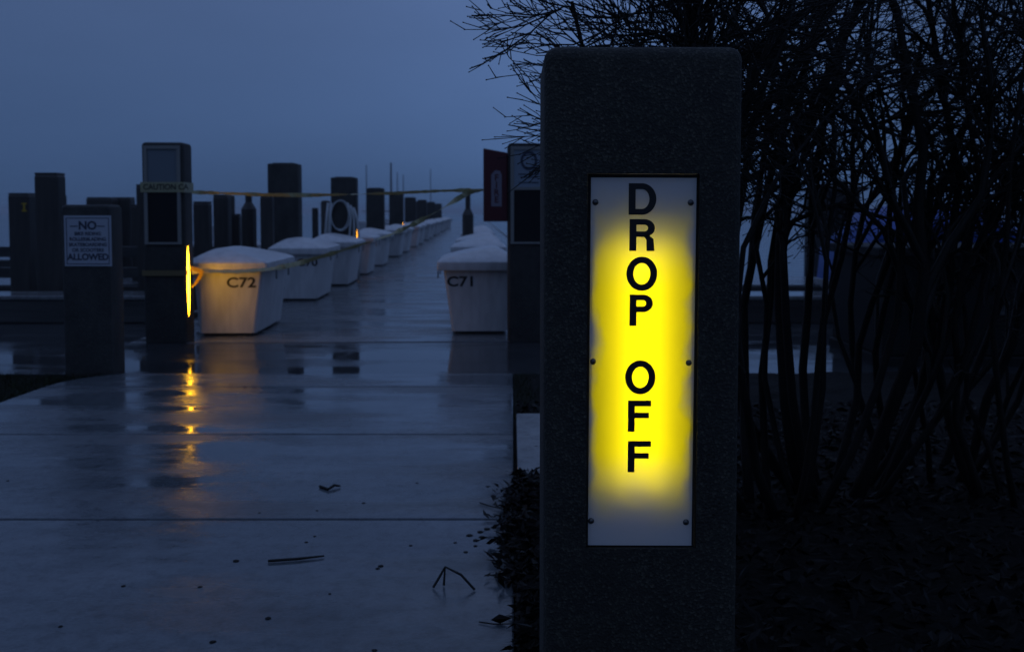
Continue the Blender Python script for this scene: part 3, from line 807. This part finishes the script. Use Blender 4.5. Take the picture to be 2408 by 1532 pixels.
skiff('pale moored boat behind the railing left of the glowing post', -7.4, 27.4, 5.0, 'hull')

def sailboat(label, px, pyt, Y, rmast=0.05):
    b = at(px, pyt, Y)
    t = thing('sailboat', label, 'sailboat', (b.x, Y, -0.5), R(rnd.uniform(60,120)), 'distant sailboat masts')
    rings = []
    for i in range(9):
        s = i/8; wd = 1.2*(1-(abs(s-0.42)/0.6)**2.4); wd = max(wd, 0.06); xx = (s-0.5)*8
        rings.append([(xx,-wd*.2,0),(xx,-wd,.6),(xx,-wd,.85),(xx,wd,.85),(xx,wd,.6),(xx,wd*.2,0)])
    MB().loft(rings).build('hull', M['hull'], t)
    MB().tube([(0,0,0.8),(0,0,b.z+0.5)], [rmast, rmast*.6], 6).build('mast', M['mast'], t)
    MB().tube([(0,0,1.7),(-3,0,1.75)], 0.05, 6).build('boom', M['mast'], t)
for px, pyt, Y, lab in ((861,388,95,'faint sailboat mast left of the tallest mast'),(919,383,80,'tallest dark sailboat mast above the far dock posts'),
                        (934,405,110,'thin faint mast just right of the tallest one'),(948,410,120,'second thin mast right of the tallest one'),(1012,397,130,'lone faint mast above the end of the dock')):
    sailboat(lab, px, pyt, Y, 0.11 if px == 919 else 0.07)

# ------------------------------------------------------------------ things behind the bushes
def shed(label, px0, px1, pyt, pyb, Y, m, roof):
    a, b = at(px0, pyb, Y), at(px1, pyt, Y)
    t = thing('harbour_shed', label, 'shed', ((a.x+b.x)/2, Y, 0), 0)
    hw = (b.x-a.x)/2
    MB().box(-hw, hw, 0, hw*1.6, -0.6, b.z).build('wall', M[m], t)
    MB().loft([[(-hw-.1,-.12,b.z-.003),(hw+.1,-.12,b.z-.003),(hw+.1,hw*1.6+.1,b.z-.003),(-hw-.1,hw*1.6+.1,b.z-.003)],[(-hw-.1,-.12,b.z+roof*.4),(hw+.1,-.12,b.z+roof*.4),(hw*.2,hw*.8,b.z+roof),(-hw*.2,hw*.8,b.z+roof)]]).build('roof', M[m], t)
    MB().box(-hw*.3, hw*.1, -0.02, -0.003, -0.4, b.z*0.8).build('door', M['black'], t)
shed('dark harbour shed seen through the bush stems', 1915, 2022, 448, 560, 19, 'shed', 0.15)
tb = at(2125, 535, 14.0)
tpm = thing('covered_boat', 'boat under a bright blue tarpaulin seen through the bushes', 'boat', (tb.x+0.35, 14.0, -0.5), 0)
prof = [(-1.0, 0.55), (-0.95, 1.25), (-0.62, 1.62), (0.05, 1.78), (0.9, 1.70), (1.5, 1.40), (1.9, 0.85), (1.9, 0.55)]
rings = []
for i in range(7):
    s = (i-3)/3; k_ = 1-0.25*abs(s)**2
    rings.append([(x, 0.9+s*0.9, 0.5+(z-0.5)*k_) for x, z in prof])
shade(MB().loft(rings).build('tarpaulin', M['blue'], tpm).data, 50)
MB().loft([[(-0.8,0.3,0),(1.7,0.3,0),(1.7,1.5,0),(-0.8,1.5,0)],[(-1.05,-0.05,0.6),(1.95,-0.05,0.6),(1.95,1.85,0.6),(-1.05,1.85,0.6)]]).build('hull', M['hull'], tpm)
g0 = gnd(2066, 862)
uc = thing('utility_cabinet', 'big black utility cabinet standing on the lawn behind the bushes', 'cabinet', (g0.x, g0.y, -0.03), 0)
uh = at(2066, 582, g0.y).z + 0.03
link('cabinet_body', bevel_mesh(MB().box(0.04, 1.9, 0.05, 1.2, 0.1, uh-0.07).mesh(), 0.01), M['cabinet'], uc)
link('lid', bevel_mesh(MB().box(0.0, 1.94, 0.0, 1.25, uh-0.07, uh).mesh(), 0.012), M['cabinet'], uc)
link('plinth', bevel_mesh(MB().box(0.02, 1.92, 0.02, 1.22, 0.0, 0.098).mesh(), 0.01), M['cabinet'], uc)
for xx in (0.5, 0.97, 1.43): MB().box(xx-0.006, xx+0.006, 0.044, 0.06, 0.14, uh-0.1).build('door_seam', M['black'], uc)
MB().box(0.86, 0.90, 0.02, 0.05, 0.4, 0.52).build('handle', M['screw'], uc)

# ------------------------------------------------------------------ bushes
def grow_shrub(label, base, centre, rad, seed, stems, density=1.0, rmin=.012, rmax=.023, spread=1.0):
    r = random.Random(seed)
    t = thing('bare_shrub', label, 'shrub', base, 0, 'bare winter shrubs')
    tr, cr = MB(), MB()
    cen = Vector(centre) - Vector(base); rad = Vector(rad)
    def inside(p):
        q = p - cen; return (q.x/rad.x)**2 + (q.y/rad.y)**2 + (q.z/rad.z)**2
    def target(k0, k1):
        while True:
            v = Vector((r.uniform(-1,1), r.uniform(-1,1), r.uniform(-1,1)))
            if k0 < v.length < k1: return cen + Vector((v.x*rad.x, v.y*rad.y, v.z*rad.z))
    def jit(s): return Vector((r.gauss(0,s), r.gauss(0,s), r.gauss(0,s)))
    def curve(p, d, q, n, wob):
        c = p + d*(q-p).length*.55; pts = []
        for i in range(n+1):
            s = i/n; a = p.lerp(c, s).lerp(c.lerp(q, s), s)
            pts.append(a + (jit(wob) if 0 < i < n else Vector((0,0,0))))
        return pts
    def pick(pts, rs, lo):
        s = r.uniform(lo, 1.0); fi = s*(len(pts)-1); i0 = min(int(fi), len(pts)-2)
        return pts[i0].lerp(pts[i0+1], fi-i0), (pts[i0+1]-pts[i0]).normalized(), lerp(rs[i0], rs[i0+1], fi-i0)
    def spray(p, d, ln, r0, lev):
        n = 3 if lev == 2 else 2
        pts = [p.copy()]; rs = [r0]; q = p.copy(); d = d.copy()
        for i in range(n):
            o_ = q-cen; o_ = Vector((o_.x/rad.x, o_.y/rad.y, o_.z/rad.z)); o_ = o_.normalized() if o_.length > 1e-3 else Vector((0,0,1))
            d = (d + jit(.16) + o_*.28 + Vector((0,0,.10))).normalized()
            q = q + d*(ln/n); pts.append(q.copy()); rs.append(max(r0*(1-.5*(i+1)/n), .0015))
            if inside(q) > 1.25: break
        if lev >= 3:                                   # a bud at the tip
            pts.append(q + d*.006); rs[-1] *= .9; rs.append(rs[-1]*1.9)
        cr.tube(pts, rs, 4 if lev == 2 else 3, cap=False)
        if lev == 4: return
        m = {2: 4, 3: 2}[lev]
        for j in range(max(1, int(round(m*density*r.uniform(.7,1.3))))):
            pp_, dd, rr_ = pick(pts, rs, .15)
            o_ = dd.orthogonal().normalized(); o_.rotate(Matrix.Rotation(r.uniform(0, 6.283), 3, dd)); a = R(r.uniform(22, 48))
            spray(pp_, dd*math.cos(a)+o_*math.sin(a), ln*r.uniform(.4,.75), max(rr_*.75, .0018), lev+1)
    for s in range(stems):
        a = 2*math.pi*(s+r.random()*.7)/stems
        b0 = Vector((math.cos(a)*.13*spread, math.sin(a)*.10, -0.04)); q = target(.25, .95); q.z = max(q.z, cen.z)
        rs0 = r.uniform(rmin, rmax); n = 9
        pts = curve(b0, Vector((math.cos(a)*.5*spread+r.gauss(0,.22)*spread, math.sin(a)*.4, 1)).normalized(), q, n, .013); rs = [rs0*(1-.6*i/n) for i in range(n+1)]
        tr.tube(pts, rs, 7)
        for j in range(int(13*density)):
            pp_, dd, rr_ = pick(pts, rs, .16 if j < 3 and spread > .5 else .38)
            if pp_.z < (.3 if j < 3 and spread > .5 else cen.z-rad.z*.95): continue
            for _ in range(12):
                q = target(.3, 1.0)
                if (q-pp_).length < (1.3 if j < 3 else .62) and (q-pp_).normalized().dot(dd) > -.1: break
            p1 = curve(pp_, (dd+jit(.35)).normalized(), q, 5, .010); r1 = [max(rr_*(.8 if j < 3 else .62)*(1-.6*i/5), .003) for i in range(6)]
            cr.tube(p1, r1, 5, cap=False)
            for k in range(int(round((2.5 if j > 2 else 4)*density))):
                p2, d2, rr2 = pick(p1, r1, .15)
                spray(p2, (d2+jit(.5)).normalized(), r.uniform(.14,.30), max(rr2*.6, .0028), 2)
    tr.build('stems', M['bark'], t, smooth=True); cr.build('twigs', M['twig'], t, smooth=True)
    return t
def gp(px, Y): return ((px-CX)/F*Y, Y, 0.0)
SH = [
 ('bare shrub right behind the lit post, twigs poking out on its left', gp(1560, 2.95), (0.50, 3.0, 1.60), (0.47, 0.35, 0.54), 1, 9, 1.25, .012, .018, .15),
 ('bare multi-stemmed shrub just right of the lit post', gp(1835, 3.7), (0.98, 3.7, 1.78), (0.60, 0.5, 0.78), 2, 9, 0.95),
 ('bare shrub with thick crossing stems between the lit post and the cabinet', gp(1985, 3.9), (1.45, 3.9, 1.72), (0.65, 0.5, 0.85), 3, 10, 0.95, .014, .03),
 ('bare shrub in front of the black cabinet', gp(2200, 4.2), (1.95, 4.2, 1.72), (0.65, 0.5, 0.85), 4, 8, 1.0),
 ('bare shrub cut by the right edge of the picture', gp(2420, 3.8), (2.1, 3.8, 1.62), (0.55, 0.5, 0.85), 5, 8, 1.0),
]
for a in SH: grow_shrub(*a)

# ------------------------------------------------------------------ leaf litter, grass and debris
def leaf_litter():
    r = random.Random(21); mb = MB()
    def leaf(x, y, z, s):
        if x < 0.72 and 4.2 < y < 5.5 and r.random() < .985: return
        a = r.uniform(0, 2*math.pi); tx = r.gauss(0, .45); ty = r.gauss(0, .45)
        m3 = Matrix.Rotation(a, 3, 'Z') @ Matrix.Rotation(tx, 3, 'X') @ Matrix.Rotation(ty, 3, 'Y')
        b = len(mb.v); wv_ = s*r.uniform(.3,.5); c_ = s*r.uniform(-.15,.25)
        for p in ((-s*.5,0,0),(-s*.1,-wv_*.5,c_),(s*.5,0,c_*.5),(-s*.1,wv_*.5,c_)):
            q = m3 @ Vector(p); mb.v.append((x+q.x, y+q.y, z+q.z))
        mb.f.append((b,b+1,b+2,b+3))
    for i in range(15000):
        y = 1.4 + 4.3*(r.random()**1.3); x = 0.03 + r.random()**1.25*3.7
        leaf(x, y, 0.012+r.random()*.035, r.uniform(.025,.075))
    for i in range(1800):                             # spill over the edge of the path
        y = r.uniform(2.3, 4.25); x = 0.06 - abs(r.gauss(0, .05))*(1.0 if 2.95 < y < 4.0 else .5)
        leaf(x, y, 0.008+r.random()*.03, r.uniform(.025,.06))
    return mb
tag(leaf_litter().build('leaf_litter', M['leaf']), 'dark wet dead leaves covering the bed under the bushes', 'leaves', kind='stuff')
def grass():
    r = random.Random(8); mb = MB()
    def blade(x, y):
        hgt = r.uniform(.025,.06); a = r.uniform(0, 6.28); dx, dy = math.cos(a)*.003, math.sin(a)*.003
        lx, ly = r.gauss(0,.02), r.gauss(0,.02); b = len(mb.v)
        mb.v += [(x-dx,y-dy,-.03),(x+dx,y+dy,-.03),(x+lx,y+ly,hgt-.03)]; mb.f.append((b,b+1,b+2))
    for i in range(14000):
        y = r.uniform(5.3, 6.97); x = -2.7 - r.random()*2.0
        lim = -2.98 if y < 6.6 else -2.98+(y-6.6)**1.5*1.3
        if x < lim: blade(x, y)
    for i in range(26000):
        y = r.uniform(5.45, 6.97); x = 0.02 + r.random()**1.3*5.0; blade(x, y)
    return mb
tag(grass().build('grass', M['grass']), 'short dark winter grass along the promenade', 'grass', kind='stuff')
struct(MB().box(-9, -2.64, 4.9, 6.965, -0.1, -0.022).build('lawn', M['lawnsoil']))
struct(MB().box(0.012, 9.5, 5.5, 6.97, -0.1, -0.004).build('lawn', M['lawnsoil']))

def twig_thing(name, label, segs, rad, cat='twig', group=None):
    mb = MB()
    for pts in segs: mb.tube(pts, [rad]*(len(pts)-1)+[rad*.6], 5)
    return tag(mb.build(name, M['twig'], None), label, cat, group)
def g3(px, py, z=0.0):
    p = gnd(px, py, 0); return Vector((p.x, p.y, z))
apex = at(1046, 1331, gnd(1046, 1375).y)
twig_thing('forked_twig', 'three-legged twig standing up on the path like a tripod', [
    [g3(1018,1383,.004), apex.lerp(g3(1018,1383), .4), apex], [g3(1043,1378,.004), apex], [g3(1116,1388,.004), lerp(g3(1116,1388), apex, .5)+Vector((.004,0,.012)), apex]], 0.004)
twig_thing('stick', 'straight thin stick lying on the wet path', [[g3(630,1322,.006), g3(700,1317,.006), g3(762,1310,.006)]], 0.0045)
twig_thing('curled_twig', 'small curled twig on the second slab of the path', [[g3(752,1146,.006), g3(772,1153,.006), g3(785,1147,.012), g3(800,1145,.006)]], 0.006)
twig_thing('thin_twig', 'thin twig reaching from the bed onto the path beside the paver', [[g3(1128,1184,.005), g3(1150,1192,.006), g3(1180,1203,.012)]], 0.0025)
twig_thing('thin_twig', 'thin twig reaching onto the path at the bottom near the post', [[g3(1126,1464,.004), g3(1160,1470,.005), g3(1210,1472,.008)]], 0.002)
r = random.Random(77)
def crumb(px, py, s, name, label, group):
    p = g3(px, py); me_ = MB(); n = 7
    rings = []
    for z_, k_ in ((0,.8),(.35,1),(.7,.6)):
        rings.append([(math.cos(6.283*i/n)*s*k_*r.uniform(.7,1.2), math.sin(6.283*i/n)*s*k_*r.uniform(.7,1.3), z_*s*0.45) for i in range(n)])
    tag(me_.loft(rings).build(name, M['leaf'], None, p), label, 'debris', group)
spots = [(1160,1240),(1132,1262),(1118,1270),(1070,1275),(1103,1258),(1145,1243),(1128,1250),(1117,1283),(895,1330),(888,1336),(775,1395),(965,1282),(720,1274),
         (855,1182),(745,1200),(142,1472),(630,1453),(470,1379),(610,1205),(740,1260),(554,1318),(1095,1297),(1035,1545),(880,1528),(500,1508),(290,1377),(980,1135),(18,1130)]
for px, py in spots:
    crumb(px, py, r.uniform(.005,.012), 'leaf_crumb', 'small dark crumb of leaf lying on the wet path', 'leaf crumbs on the path')

# ------------------------------------------------------------------ harbour mist
hz_ = MB().box(-3100, 3100, -60, 3100, -4.0, 9.0)
hm = bpy.data.materials.new('mist'); hm.use_nodes = True; t_ = hm.node_tree; t_.nodes.clear()
pv = t_.nodes.new('ShaderNodeVolumePrincipled'); pv.inputs['Color'].default_value = (0.92,0.95,1,1); pv.inputs['Density'].default_value = 0.0007
oo = t_.nodes.new('ShaderNodeOutputMaterial'); t_.links.new(pv.outputs[0], oo.inputs['Volume'])
tag(hz_.build('haze', hm), 'thin blue mist over the harbour', 'haze', kind='stuff')
